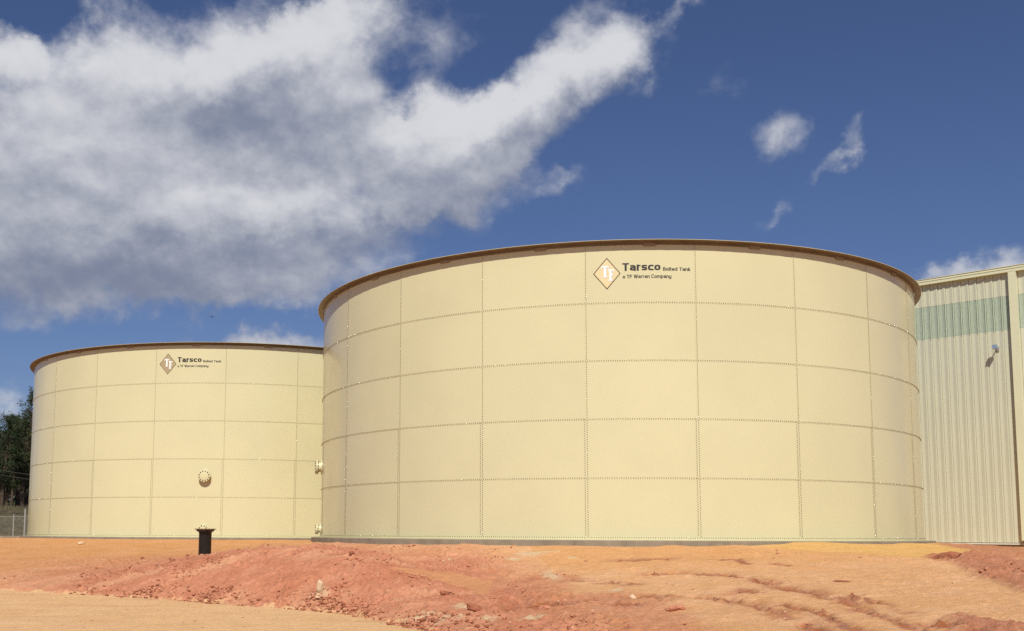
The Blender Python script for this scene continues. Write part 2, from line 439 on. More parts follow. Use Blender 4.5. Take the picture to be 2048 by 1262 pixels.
def terrain(x, y):
    """height and soil colour of the site at (x, y)"""
    near = (np.abs(x) < 32) & (y > 4) & (y < 52)
    wx = x + .22 * fbm(x, y, .9, 3, 71); wy = y + .22 * fbm(x, y, .9, 3, 83)
    z = zbase(x, y)
    s = toe_s(wx, wy)
    road = 1 - sstep(-.07, .06, s + .22 * fbm(x, y, 2.2, 4, 5) + .05 * vnoise(x * 7, y * 7, 6))
    d = pad_d(x, y)
    left = sstep(3.2, .6, wx)                       # red clay heap on the left, graded tan fill on the right
    heap = left * sstep(-.55, -.2, s) * sstep(7.2, 4.0, s + .6 * fbm(x, y, .5, 2, 9)) * sstep(-16, -8, x)
    rR = sstep(-.5, .35, inside(wx, wy, redR))
    rD = sstep(-.35, .3, inside(wx, wy, reddark))
    pt = sstep(-.10, .12, inside(x + .08 * fbm(x, y, 3, 2, 3), y + .1 * fbm(x, y, 3, 2, 4), patch))
    pl = np.maximum(sstep(-.12, .15, inside(wx, wy, pile)), sstep(-.2, .2, inside(wx, wy, pile2)))
    rs = sstep(-.25, .3, inside(wx, wy, redstrip))
    sn = sstep(-.5, .35, inside(wx, wy, sand))
    rut = np.zeros(x.shape)
    dz = np.zeros(x.shape)
    for pts, w, dep in RUTS:
        q = pdist(x + .05 * fbm(x, y, 2.5, 3, 31), y + .14 * fbm(x, y, 1.8, 3, 33), pts)
        ww = 1.45 * w * (1 + .8 * fbm(x, y, 1.7, 2, 35))
        g = np.exp(-(q / np.maximum(ww, .03)) ** 2) * sstep(-.35, .2, fbm(x, y, 1.3, 3, 37) + .12)
        rut = np.maximum(rut, g); dz = np.minimum(dz, -1.2 * dep * g)
    pale = np.zeros(x.shape)
    for (px_, py_, ax, ay) in PALES:
        q = np.hypot((x - px_) / ax, (y - py_) / (ay * 3.0))
        pale = np.maximum(pale, sstep(1.1, .35, q + .9 * fbm(x, y, 5, 3, 41)))
    rough = .20 + .66 * heap + .34 * rR
    rough = np.maximum(rough, 1.25 * rut); rough = np.maximum(rough, .8 * pl); rough = np.maximum(rough, .7 * rs)
    rough = rough * (1 - .75 * pt) * (1 - .5 * sn) * (1 - .92 * road)
    rough = rough * (.55 + .9 * sstep(-.35, .4, fbm(x, y, .55, 3, 51)))
    rough = np.where(near, rough, .2)
    b1 = np.abs(vnoise(x * 3.1, y * 3.1, 61)); b2 = np.abs(vnoise(x * 7.3 + 3, y * 7.3, 62)); b3 = vnoise(x * 9.5, y * 9.5 + 8, 63) + .8 * np.abs(vnoise(x * 12.7, y * 9.7 + 3, 65))
    det = .075 * fbm(x, y, 1.1, 3, 64) + .10 * (b1 - .3) + .075 * (b2 - .3) + .018 * b3
    # lumps press up out of the heap
    lump = sstep(.32, .75, vnoise(x * 4.3, y * 4.3, 66)) * .05 + sstep(.38, .75, vnoise(x * 8.9, y * 8.9, 67)) * .022
    fade = np.clip(sstep(0.02, .6, d), .25, 1)
    pits = -sstep(.30, .62, vnoise(x * 6.3 + 1.7, y * 5.1, 72)) * .034 - sstep(.34, .62, vnoise(x * 11.9, y * 9.8, 73)) * .020
    z = z + rough * (det + lump + pits) * fade + dz
    # erosion and drag lines running down the fill
    lines = vnoise(x * 2.6 + y * .9, (y * .35 - x * .12), 68)
    z = z + .012 * lines * (1 - left) * (1 - road) * sstep(.2, 1.5, d) * near
    z = z + .07 * pl + road * (.008 * fbm(x, y, .5, 3, 69) + .004 * vnoise(x * 6, y * 6, 70))
    z = z + np.where(near, .035 * fbm(x, y, .45, 3, 77) * (1 - road), 0)
    z = z + .045 * sstep(-.1, .5, vnoise(x * .8, y * .8, 79)) * sstep(1.4, .1, d) * near * (wx > -3)
    # soils (albedo)
    n1 = fbm(x, y, .8, 4, 11)[..., None]; n2 = fbm(x, y, 3.5, 4, 12)[..., None]; n3 = fbm(x * .45 + y * .2, y, 1.6, 4, 13)[..., None]
    C = lambda *c: np.array(c)
    tan = C(.60, .33, .158) + .05 * n1 + .03 * n2
    base = tan * np.ones(x.shape + (3,))
    mixc = lambda a, b, t: a + (b - a) * np.clip(t, 0, 1)[..., None]
    pad = sstep(-2.0, -5.0, x) * sstep(29, 33, y + .8 * fbm(x, y, .4, 2, 15))
    base = mixc(base, C(.53, .265, .108) + .04 * n1, pad)
    base = mixc(base, C(.565, .295, .122) + .03 * n1, sstep(5.5, 1.5, d) * (1 - pad) * (wx > 2.5))
    redc = C(.465, .190, .104) + n1 * C(.07, .05, .035) + n2 * C(.05, .03, .02)
    base = mixc(base, redc, heap * (1 - .35 * pad))
    base = mixc(base, C(.55, .27, .150), heap * sstep(-.08, .38, fbm(x * .6, y, .9, 4, 16)) * .9)       # dusty crust
    base = mixc(base, C(.42, .152, .082) + .05 * n2, np.maximum(rD * .75, rR * .4) * (.55 + .45 * sstep(-.3, .3, fbm(x, y, 1.4, 3, 17))))
    base = mixc(base, C(.43, .165, .09) + .05 * n2, rR * .45)
    base = mixc(base, C(.54, .25, .115), pt * .9)
    base = mixc(base, C(.60, .35, .118) + .03 * n1, sn)
    base = mixc(base, C(.40, .165, .09) + .05 * n2, np.maximum(pl * .95, rs * .8))
    base = mixc(base, C(.31, .118, .060) + .08 * n2, np.clip(rut * 1.1, 0, .9))
    base = mixc(base, C(.56, .40, .235), pale * .85)
    rd = C(.655, .40, .198) + .035 * n1 + .02 * n3
    rd = rd + (C(.56, .29, .145) - rd) * sstep(.1, .5, fbm(x * .35 + y * .3, y * .9, .8, 3, 18))[..., None] * .55
    base = mixc(base, rd, road)
    far = sstep(48, 75, np.hypot(x, y - 10))
    base = mixc(base, C(.30, .19, .10) + .05 * n1, far)
    return z, np.clip(base, .02, .8), road, heap, rough

def axis(spans):
    out = []
    for a, b, h in spans: out.append(np.arange(a, b, h))
    out.append([spans[-1][1]])
    return np.concatenate(out)
gx = np.concatenate([-np.geomspace(900, 40, 26)[:-1], axis([(-40, -15, .6), (-15, -13, .1), (-13, 13, .033), (13, 15, .1), (15, 40, .5)]), np.geomspace(40, 900, 26)[1:]])
gy = np.concatenate([-np.geomspace(900, 40, 22)[:-1], axis([(-40, 2, 2.0), (2, 11, .3), (11, 13, .06), (13, 26.5, .033), (26.5, 27.5, .06), (27.5, 43, .09), (43, 60, .6)]), np.geomspace(60, 1500, 30)[1:]])
X, Y = np.meshgrid(gx, gy)
Z, SOIL, ROADM, HEAPM, ROUGHM = terrain(X, Y)
NX, NY = len(gx), len(gy)
V = np.stack([X, Y, Z], -1).reshape(-1, 3)
idx = np.arange(NX * NY).reshape(NY, NX)
Q = np.stack([idx[:-1, :-1], idx[:-1, 1:], idx[1:, 1:], idx[1:, :-1]], -1).reshape(-1, 4)
fr = (ROADM[:-1, :-1] > .5).ravel()
fh = (HEAPM[:-1, :-1] > .5).ravel() & ~fr

def dirt_build(T, bs, pos):
    at = T.n('ShaderNodeAttribute', attribute_name='soil')
    n = T.noise(pos, 9.0, 8, 0.65); n2 = T.noise(pos, 45.0, 5, 0.6); n3 = T.noise(pos, 2.2, 6, .6)
    f = T.math('MULTIPLY', T.ramp(n, .3, .72, .86, 1.12, False), T.ramp(n2, .3, .7, .88, 1.10, False))
    f = T.math('MULTIPLY', f, T.ramp(n3, .3, .7, .93, 1.06, False))
    c = T.vmath('SCALE', at.outputs['Color'], c=f)
    # pale grit and dark crumbs
    vo = T.n('ShaderNodeTexVoronoi'); T.put(vo.inputs['Vector'], pos); vo.inputs['Scale'].default_value = 9.0
    sepc = T.n('ShaderNodeSeparateColor'); T.link(vo.outputs['Color'], sepc.inputs[0])
    grit = T.math('MULTIPLY', T.ramp(vo.outputs['Distance'], .26, .14), T.math('GREATER_THAN', sepc.outputs[0], .86))
    c = T.mix(T.math('MULTIPLY', grit, .55), c, (.60, .40, .25, 1))
    T.put(bs.inputs['Base Color'], c)
    b = T.n('ShaderNodeBump'); b.inputs['Distance'].default_value = .035; b.inputs['Strength'].default_value = 1.0
    T.put(b.inputs['Height'], T.math('ADD', n, T.math('MULTIPLY', n2, .45))); T.link(b.outputs[0], bs.inputs['Normal'])
DIRT = make_mat('dirt', (.4, .2, .1), rough=.95, spec=.15, build=dirt_build)

def terrain_piece(name, sel):
    q = Q[sel]; used = np.unique(q); remap = np.full(len(V), -1); remap[used] = np.arange(len(used))
    me = fast_mesh(name, V[used], remap[q])
    ca = me.attributes.new('soil', 'FLOAT_COLOR', 'POINT')
    ca.data.foreach_set('color', np.concatenate([SOIL.reshape(-1, 3)[used], np.ones((len(used), 1))], 1).astype(np.float32).ravel())
    return tag(link_mesh(name, me, DIRT, smooth=True), kind='structure')
terrain_piece('dirt_road', fr); terrain_piece('clay_bank', fh); terrain_piece('ground', ~fr & ~fh)

def ground_z(x, y):
    return float(terrain(np.array([x], float), np.array([y], float))[0][0])


# ------------------------------------------------------------------ materials
def paint_build(T, bs, pos):
    oi = T.n('ShaderNodeObjectInfo')
    n = T.noise(pos, .45, 3, .55)
    f = T.math('MULTIPLY', T.ramp(n, .3, .7, .972, 1.018), T.ramp(oi.outputs['Random'], 0, 1, .982, 1.012, False))
    T.put(bs.inputs['Base Color'], T.vmath('SCALE', (.585, .545, .328), c=f))
    T.put(bs.inputs['Roughness'], T.ramp(T.noise(pos, 1.6, 3, .5), .3, .7, .15, .24))
    b = T.n('ShaderNodeBump'); b.inputs['Distance'].default_value = .006; b.inputs['Strength'].default_value = .5
    T.put(b.inputs['Height'], T.noise(pos, .9, 2, .5)); T.link(b.outputs[0], bs.inputs['Normal'])
PAINT = make_mat('cream_epoxy_paint', (.60, .565, .345), .3, .5, build=paint_build)
RIM_SHADE = make_mat('rim_shaded_cream', (.195, .145, .092), .5, .4, vary=.22, vscale=2.5)  # cream rim coloured brown: shade and ground bounce are painted in
PLATE = make_mat('splice_shaded_paint', (.29, .22, .13), .45, .4)  # plates darkened to match the shade painted into the rim
BOLT = make_mat('bolt_cap', (.27, .225, .13), .14, .6)
NUT = make_mat('brown_bolt', (.16, .11, .06), .5, .4)
DARKINK = make_mat('black_vinyl', (.010, .008, .006), .6)
BROWNINK = make_mat('brown_vinyl', (.075, .045, .02), .45)
GOLD = make_mat('gold_vinyl', (.64, .535, .295), .4)
KHAKI = make_mat('khaki_vinyl', (.36, .285, .155), .4)
WHITE = make_mat('white_vinyl', (.80, .80, .77), .4)
GREYV = make_mat('grey_vinyl', (.42, .43, .40), .4)
CONC = make_mat('concrete', (.235, .195, .140), .9, .3, vary=.22, vscale=3.2, bump=.006, bscale=30)
PIPEM = make_mat('black_iron', (.010, .0095, .0085), .55, .4, vary=.3, vscale=6, bump=.002, bscale=60)
RUST = make_mat('rusty_iron', (.20, .115, .062), .8, .3, vary=.35, vscale=14)
SIDE = make_mat('siding_paint', (.55, .55, .41), .42, .4, vary=.03, vscale=.8)
TRIM = make_mat('trim_paint', (.60, .595, .40), .45, .4, vary=.03, vscale=1.5)
def sky_build(T, bs, pos):
    st = T.n('ShaderNodeMapping'); st.inputs['Scale'].default_value = (14, 14, 5); T.link(pos, st.inputs['Vector'])
    f = T.ramp(T.noise(st.outputs[0], 1.6, 6, .7), .3, .72, .82, 1.15, False)
    T.put(bs.inputs['Base Color'], T.vmath('SCALE', (.385, .45, .34), c=f))
FIBER = make_mat('green_fibreglass', (.3, .36, .25), .38, .45, build=sky_build)
PALEB = make_mat('pale_base_metal', (.60, .57, .48), .5)
BLUEG = make_mat('blue_grey_metal', (.17, .24, .32), .45, .5)
STEEL = make_mat('galvanised_steel', (.36, .36, .34), .45, .5, metal=.3)
DARKM = make_mat('dark_interior', (.03, .03, .03), .9)

# ------------------------------------------------------------------ lettering drawn as strokes
def round_path(pts, r=.16, closed=False, seg=3):
    P = [np.array(q, float) for q in pts]; n = len(P); out = []
    for i in range(n):
        if not closed and i in (0, n - 1): out.append(P[i]); continue
        a, b, c = P[i - 1], P[i], P[(i + 1) % n]
        u, w = a - b, c - b; lu, lw = np.linalg.norm(u), np.linalg.norm(w)
        k = min(r, lu * .48, lw * .48); s, e = b + u / lu * k, b + w / lw * k
        for t in np.linspace(0, 1, seg + 1): out.append((1 - t) ** 2 * s + 2 * t * (1 - t) * b + t * t * e)
    return out

def glyphs(th):
    h = th / 2; X = .75
    oo = lambda w: ([(h, h), (w - h, h), (w - h, X - h), (h, X - h)], True)
    L = lambda *p: (list(p), False)
    return {
     'T': (.84, [L((0, 1 - h), (.84, 1 - h)), L((.42, 1 - h), (.42, 0))]),
     'a': (.74, [L((.05, X - h), (.74 - h, X - h), (.74 - h, 0)), L((.74 - h, X * .52), (h, X * .52), (h, h), (.74 - h, h))]),
     'r': (.50, [L((h, 0), (h, X)), L((h, X - h - .04), (.22, X - h), (.50, X - h))]),
     's': (.70, [L((.68, X - h), (h, X - h), (h, X / 2), (.70 - h, X / 2), (.70 - h, h), (.02, h))]),
     'c': (.70, [L((.70, X - h), (h, X - h), (h, h), (.70, h))]),
     'o': (.76, [oo(.76)]),
     'B': (.80, [L((h, 0), (h, 1)), L((h, 1 - h), (.78 - h, 1 - h), (.78 - h, .52), (h, .52)), L((h, h), (.80 - h, h), (.80 - h, .52), (h, .52))]),
     'l': (.20, [L((.10, 0), (.10, 1))]),
     't': (.46, [L((.16, .95), (.16, h), (.46, h)), L((0, X - h), (.46, X - h))]),
     'e': (.74, [L((.72, h), (h, h), (h, X - h), (.74 - h, X - h), (.74 - h, X * .46), (h, X * .46))]),
     'd': (.76, [oo(.76), L((.76 - h, 0), (.76 - h, 1))]),
     'n': (.74, [L((h, 0), (h, X)), L((h, X - h), (.74 - h, X - h), (.74 - h, 0))]),
     'k': (.72, [L((h, 0), (h, 1)), L((h, X * .40), (.70 - h, X)), L((.26, X * .52), (.72 - h, 0))]),
     'F': (.74, [L((h, 0), (h, 1 - h)), L((0, 1 - h), (.74, 1 - h)), L((h, .50), (.68, .50))]),
     'W': (1.26, [L((h, 1), (.33, 0)), L((.36, 0), (.63, .95)), L((.63, .95), (.90, 0)), L((.93, 0), (1.26 - h, 1))]),
     'C': (.82, [L((.82, 1 - h), (h, 1 - h), (h, h), (.82, h))]),
     'm': (1.12, [L((h, 0), (h, X)), L((h, X - h), (1.12 - h, X - h), (1.12 - h, 0)), L((.56, X - h), (.56, 0))]),
     'p': (.76, [oo(.76), L((h, X), (h, -.27))]),
     'y': (.74, [L((h, X), (h, h), (.74 - h, h)), L((.74 - h, X), (.74 - h, -.27 + h), (.08, -.27 + h))]),
     ' ': (.34, [])}

def text_strokes(txt, th, gap=.10):
    G = glyphs(th); x = 0; out = []; wi = 0
    for ch in txt:
        w, st = G[ch]; wi += ch == ' '
        for pts, cl in st:
            sharp = ch in 'Wk'
            p = [np.array(q, float) for q in pts] if sharp else round_path(pts, .20, cl)
            if cl: p = p + [p[0]]
            out.append((np.array(p) + np.array([x, 0]), cl, wi))
        x += w + gap
    return out, x - gap

VTH = .62      # level strokes are thinner than upright ones
def stroke_faces(mb, path, th, closed, sx, sz, place, lift):
    """flat ribbon along a path; place(u, v, lift) puts it on the shell"""
    P = path.copy(); n = len(P); off = []
    for i in range(n):
        if closed: a, c = P[i - 1 if i > 0 else n - 2], P[i + 1 if i < n - 1 else 1]
        else: a, c = P[max(i - 1, 0)], P[min(i + 1, n - 1)]
        d1 = P[i] - a; d2 = c - P[i]
        d1 = d1 / (np.linalg.norm(d1) + 1e-9) if np.linalg.norm(d1) > 1e-9 else d2 / np.linalg.norm(d2)
        d2 = d2 / (np.linalg.norm(d2) + 1e-9) if np.linalg.norm(d2) > 1e-9 else d1
        t = d1 + d2; t /= np.linalg.norm(t) + 1e-9
        nn = np.array([-t[1], t[0]]); k = 1 / max(.45, abs(nn @ np.array([-d1[1], d1[0]])))
        off.append(nn * th / 2 * k * np.array([1.0, VTH]))
    vs = []
    for q, o in zip(P, off):
        for s in (-1, 1):
            w = q + o * s; vs.append(place(w[0] * sx, w[1] * sz, lift))
    mb.add(vs, [(2 * i, 2 * i + 2, 2 * i + 3, 2 * i + 1) for i in range(n - 1)])

# ------------------------------------------------------------------ bolted tanks
NP, COURSE, RINGS = 22, 1.52, 5
DEL = 2 * math.pi / NP
def shell_off(t, u): return .0045 * (1 - t) + .0028 * (1 - u)

def panel_mesh(R, double):
    nseg = 6; lap = (.085 if double else .035) / R
    a0, a1 = -lap, DEL + .035 / R
    zb, zt = -.034, COURSE + .03
    vs, fs = [], []
    def P(a, u, dr):
        t = (a - a0) / (a1 - a0); r = R + shell_off(t, u) + dr
        return (r * math.sin(a), -r * math.cos(a), zb + (zt - zb) * u)
    A = np.linspace(a0, a1, nseg + 1)
    for dr, flip in ((0, False), (-.004, True)):
        b = len(vs)
        for a in A: vs += [P(a, 0, dr), P(a, 1, dr)]
        for i in range(nseg):
            f = (b + 2 * i, b + 2 * i + 2, b + 2 * i + 3, b + 2 * i + 1); fs.append(f[::-1] if flip else f)
    nsm = len(fs)
    for u in (0, 1):
        b = len(vs)
        for a in A: vs += [P(a, u, 0), P(a, u, -.004)]
        for i in range(nseg):
            f = (b + 2 * i, b + 2 * i + 1, b + 2 * i + 3, b + 2 * i + 2); fs.append(f if u == 0 else f[::-1])
    for a in (a0, a1):
        b = len(vs); vs += [P(a, 0, 0), P(a, 1, 0), P(a, 1, -.004), P(a, 0, -.004)]; fs.append((b, b + 1, b + 2, b + 3))
    me = bpy.data.meshes.new('shell_panel'); me.from_pydata(vs, [], fs); me.materials.append(PAINT)
    sm = np.zeros(len(fs), dtype=bool); sm[:nsm] = True
    me.polygons.foreach_set('use_smooth', sm)
    return me

def bolt_mesh(name, spots, R):
    """hexagonal bolt heads standing on the shell; spots = (angle, height, radius offset)"""
    S = np.array(spots); n = len(S); k = 6
    rot = rng.uniform(0, 2 * np.pi, n); tilt = rng.normal(0, .10, (n, 2))
    prof = [(.0105, 0.0), (.0105, .003), (.0098, .0035), (.0098, .013), (.006, .017)]
    rings = []
    for (r, h) in prof:
        th = rot[:, None] + np.arange(k)[None] * (2 * np.pi / k)
        u = r * np.cos(th); w = r * np.sin(th)
        o = h + (u * tilt[:, :1] + w * tilt[:, 1:]) * (1 if h > .004 else 0)
        rings.append(np.stack([u, w, o + 0 * u], -1))
    L = np.stack(rings, 1).reshape(n, -1, 3)
    a = S[:, 0][:, None]; rr = R + S[:, 2][:, None] + L[..., 2]
    x = rr * np.sin(a) + L[..., 0] * np.cos(a); y = -rr * np.cos(a) + L[..., 0] * np.sin(a); z = S[:, 1][:, None] + L[..., 1]
    Vv = np.stack([x, y, z], -1).reshape(-1, 3)
    q = []
    for i in range(len(prof) - 1):
        for j in range(k): q.append((i * k + j, i * k + (j + 1) % k, (i + 1) * k + (j + 1) % k, (i + 1) * k + j))
    b = (len(prof) - 1) * k
    q += [(b, b + 1, b + 2, b + 3), (b, b + 3, b + 4, b + 5)]
    q = np.array(q)
    Qq = (q[None] + (np.arange(n) * len(prof) * k)[:, None, None]).reshape(-1, 4)
    return fast_mesh(name, Vv, Qq)

def ring_prof(root, name, prof, mat, n=176):
    mb = MB(); mb.lathe(prof, n, closed=True); o = mb.build(name, mat, root); auto_smooth(o, 35); return o

def water_tank(X, Y, R, z1, a1, label, emblem_mat, emblem_label, noz_ang):
    root = tag(empty('water_tank', (X, Y, 0)), label, 'tank', 'bolted steel water tanks')
    ms, md = panel_mesh(R, False), panel_mesh(R, True)
    for c in range(RINGS):
        for k in range(NP):
            o = bpy.data.objects.new('shell_panel', md if c < 2 else ms); COL.objects.link(o); o.parent = root
            o.location = (0, 0, z1 + c * COURSE); o.rotation_euler = (0, 0, a1 + k * DEL)
    # bottom strip of shell below the first bolt row, and its flange on the slab
    ring_prof(root, 'base_ring', [(R + .008, z1 - .060), (R + .0155, z1 - .060), (R + .0155, z1 + .016), (R + .008, z1 + .016)], PAINT)
    ring_prof(root, 'base_flange', [(R - .02, z1 - .073), (R + .085, z1 - .073), (R + .085, z1 - .062), (R - .02, z1 - .062)], PAINT)
    # bolts
    sp = []
    NB = 48
    ztop = z1 + RINGS * COURSE
    def facing(a):
        d = (a - math.atan2(-X, Y) + math.pi) % (2 * math.pi) - math.pi
        return abs(d) < 1.75
    for k in range(NP):
        for i in range(NB):
            a = a1 + (k + (i + .5) / NB) * DEL
            if not facing(a): continue
            for c in range(RINGS + 1):
                zz = z1 + c * COURSE + (.012 if c == RINGS else 0)
                off = .0055 if c not in (0, RINGS) else (.0165 if c == 0 else .0205)
                sp.append((a, zz + random.uniform(-.003, .003), off))
        a = a1 + k * DEL
        if not facing(a): continue
        for c in range(RINGS):
            for i in range(25):
                zz = z1 + c * COURSE + (i + .75) * COURSE / 25.5
                u = (zz - z1 - c * COURSE) / COURSE
                sp.append((a, zz, .0042 + .0045 * (1 - u)))
                if c < 2: sp.append((a - .062 / R, zz + .03, .0046 + .0045 * (1 - u)))
    me = bolt_mesh('bolts', sp, R)
    tag(link_mesh('bolts', me, BOLT, root), kind='stuff')
    # top angle: leg on the shell, flange turned outward
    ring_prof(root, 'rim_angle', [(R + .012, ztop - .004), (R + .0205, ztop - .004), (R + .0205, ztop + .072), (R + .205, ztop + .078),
                                  (R + .205, ztop + .083), (R + .012, ztop + .080)], RIM_SHADE)
    ring_prof(root, 'rim_lit_lip', [(R + .10, ztop + .0845), (R + .213, ztop + .0845), (R + .213, ztop + .094), (R + .10, ztop + .094)], PAINT)  # added cream strip, stands in for the sunlit lip of the shade-coloured rim
    mb = MB()
    for i in range(5):
        t0, t1 = (i - 2.5) * .062 / R, (i - 1.5) * .062 / R
        def Q(a, r, z): return (r * math.sin(a), -r * math.cos(a), z)
        vs = [Q(a, r, z) for z in (ztop - .045, ztop + .045) for a in (t0, t1) for r in (R + .0215, R + .031)]
        mb.add(vs, [(0, 1, 5, 4), (2, 6, 7, 3), (1, 3, 7, 5), (0, 4, 6, 2), (4, 5, 7, 6), (0, 2, 3, 1)])
    sp_me = mb.build('splice_plate', PLATE, root)
    sp_me.rotation_euler = (0, 0, a1 + DEL * .58)
    for k in range(1, NP):
        o = sp_me.copy(); COL.objects.link(o); o.parent = root; o.rotation_euler = (0, 0, a1 + DEL * (k + .58))
    # lettering, on the panel between the fourth and fifth seam in view
    am = LOGO_SEAM[label[:4]]
    def place(s, zz, lift):
        a = s / R; t = (a - am + .035 / R) / (DEL + .07 / R); u = (zz - (ztop - COURSE) + .034) / (COURSE + .064)
        r = R + shell_off(t, u) + lift
        return (r * math.sin(a), -r * math.cos(a), zz)
    dzl = ztop - 7.499
    cx, cz, hw, hh = -1.611, 6.748 + dzl, .353, .425
    def diamond(k): return [(cx + hw * k * dx, cz + hh * k * dz) for dx, dz in ((-1, 0), (0, -1), (1, 0), (0, 1))]
    em = MB(); Do, Di = diamond(1.0), diamond(.915)
    vs = [place(*q, .0025) for q in Do + Di]
    em.add(vs, [(i, (i + 1) % 4, 4 + (i + 1) % 4, 4 + i) for i in range(4)])
    emb = em.build('emblem', BROWNINK, root); emb['label'] = emblem_label
    fm = MB(); D2 = diamond(.915)
    c0 = place(cx, cz, .0022); fm.add([place(*q, .0022) for q in D2] + [c0], [(i, (i + 1) % 4, 4) for i in range(4)])
    fm.build('emblem_face', emblem_mat, emb)
    if emblem_mat is KHAKI:
        lm = MB(); Da, Db = diamond(.885), diamond(.85)
        lm.add([place(*q, .0035) for q in Da + Db], [(i, (i + 1) % 4, 4 + (i + 1) % 4, 4 + i) for i in range(4)])
        lm.build('emblem_line', GOLD, emb)
    def letter(mb, polys, lift, dx=0, dz=0):
        for poly in polys:
            vs = [place(cx + (px_ - 571 + dx) * .001880, cz - (py_ - 533 + dz) * .001955, lift) for px_, py_ in poly]
            mb.add(vs, [tuple(range(len(vs)))[::-1]])
    Tp = [[(497, 428), (594, 428), (594, 446), (497, 446)], [(497, 446), (509, 446), (499, 476), (496, 476)], [(582, 446), (594, 446), (595, 476), (592, 476)],
          [(529, 446), (562, 446), (562, 572), (529, 572)], [(513, 572), (578, 572), (578, 583), (513, 583)]]
    Fp = [[(588, 474), (668, 474), (668, 492), (588, 492)], [(656, 492), (668, 492), (669, 520), (666, 520)], [(604, 492), (634, 492), (634, 620), (604, 620)],
          [(590, 620), (650, 620), (650, 631), (590, 631)], [(634, 540), (654, 540), (654, 555), (634, 555)], [(650, 528), (657, 528), (657, 568), (650, 568)]]
    sh = MB(); letter(sh, Tp, .0042, 7, 4); letter(sh, Fp, .0045, 7, 4); sh.build('monogram_shadow', GREYV, emb)
    mo = MB(); letter(mo, Tp, .0058); letter(mo, Fp, .0062); mo.build('monogram', WHITE, emb)
    for txt, th, s0, s1, zb, cap in (('Tarsco', .265, -1.213, -.228, 6.809, .218), ('Bolted Tank', .225, -.163, .556, 6.806, .092),
                                     ('a TF Warren Company', .225, -1.206, .050, 6.611, .097)):
        st, w = text_strokes(txt, th); sx = (s1 - s0) / w
        words_ = txt.split(' ')
        for wi, word in enumerate(words_):
            mb = MB()
            for i, (pth, cl, k) in enumerate(st):
                if k == wi: stroke_faces(mb, pth, th, cl, sx, cap, lambda u, v, l: place(s0 + u, zb + dzl + v, l), .0025 + .0003 * (i % 4))
            o = mb.build('lettering', DARKINK, root); o['label'] = 'black printed word ' + word
    # flanged nozzles with blind covers
    for zz, neck, fl, L, nb, boltc in ((2.178, .165, .245, .19, 12, .195), (.09, .11, .172, .16, 8, .135)):
        a = noz_ang
        n = Vector((math.sin(a), -math.cos(a), 0)); Mx = Matrix.Translation(n * R + Vector((0, 0, zz))) @ n.to_track_quat('Z', 'Y').to_matrix().to_4x4()
        mb = MB(); mb.lathe([(neck + .10, 0), (neck + .10, .024), (neck, .026), (neck, L - .05)], 32, Mx)
        nz = mb.build('nozzle', PAINT, root); auto_smooth(nz, 35)
        mb = MB(); mb.lathe([(neck, L - .055), (fl, L - .055), (fl, L - .028), (neck, L - .028)], 36, Mx, True)
        f = mb.build('flange', PAINT, nz); auto_smooth(f, 35)
        mb = MB(); mb.lathe([(0, L - .024), (fl * .985, L - .024), (fl, L - .018), (fl, L), (fl - .006, L + .003), (0, L + .003)], 36, Mx)
        f = mb.build('cover_plate', PAINT, nz); auto_smooth(f, 35)
        bm = None
        for k in range(nb):
            t = 2 * math.pi * (k + .5) / nb
            if bm is None:
                mb = MB(); mb.tube([(0, 0, L - .085), (0, 0, L + .038)], .014, 8); mb.tube([(0, 0, L + .003), (0, 0, L + .020)], .024, 6)
                mb.tube([(0, 0, L - .074), (0, 0, L - .057)], .024, 6)
                bo = mb.build('flange_bolt', NUT, nz); bm = bo
            else: bo = bm.copy(); COL.objects.link(bo); bo.parent = nz
            bo.matrix_local = Mx @ Matrix.Translation((boltc * 1.02 * math.cos(t), boltc * 1.02 * math.sin(t), 0))
    return root

A1 = -1.073738; A2 = -.78142
LOGO_SEAM = {'near': A1 + 3 * DEL, 'left': A2 + 2 * DEL}
water_tank(6.1338, 36.7281, 9.955, -.1012, A1, 'near cream bolted steel tank in front of the ribbed building, the larger in view', GOLD,
           'diamond emblem with pale gold face', -1.452)
water_tank(-9.0501, 51.6765, 10.0405, -.1708, A2, 'left cream bolted steel tank farther back beside the dark pines, partly hidden', KHAKI,
           'diamond emblem with khaki face', .0036)
for (x, y, r, zt, lab) in ((6.1338, 36.7281, 9.955, -.177, 'low grey concrete ring slab under the near cream tank, dirt banked against it'),
                           (-9.0501, 51.6765, 10.0405, -.247, 'thin strip of grey concrete slab under the left cream tank')):
    mb = MB(); mb.lathe([(r - .6, zt), (r + .305, zt), (r + .32, zt - .012), (r + .32, zt - .75), (r - .6, zt - .75)], 128, closed=True)
    o = mb.build('concrete_foundation', CONC); o.location = (x, y, 0); auto_smooth(o, 30)
    tag(o, lab, 'foundation', 'concrete ring slabs under the tanks')

# ------------------------------------------------------------------ metal building
PSI = .7748
BT = Vector((math.cos(PSI), -math.sin(PSI), 0)); BN = Vector((-math.sin(PSI), -math.cos(PSI), 0)); BO = Vector((17.0, 47.234, 0))
MBLD = Matrix(((BT.x, -BN.x, 0, BO.x), (BT.y, -BN.y, 0, BO.y), (0, 0, 1, 0), (0, 0, 0, 1)))   # local x along wall, y into the building
bld = tag(empty('metal_building'), 'pale ribbed metal building with a green translucent strip below its eave, right of the tanks', 'building')
bld.matrix_world = MBLD
RIB, PWID = .3048, .9144
def rib_profile(d, crest=0):
    """one panel across: three flutes, each a flat, a slope coming forward and a sharp groove"""
    pts = []
    for k in range(3):
        c = k * RIB
        pts += [(c, 0), (c + .120, 0), (c + .145, -.004), (c + .258, -.030), (c + .262, -.030 - crest), (c + .279, -.028), (c + .283, .022), (c + .301, .022)]
    pts += [(PWID, 0)]
    return [(x, y + d) for x, y in pts]
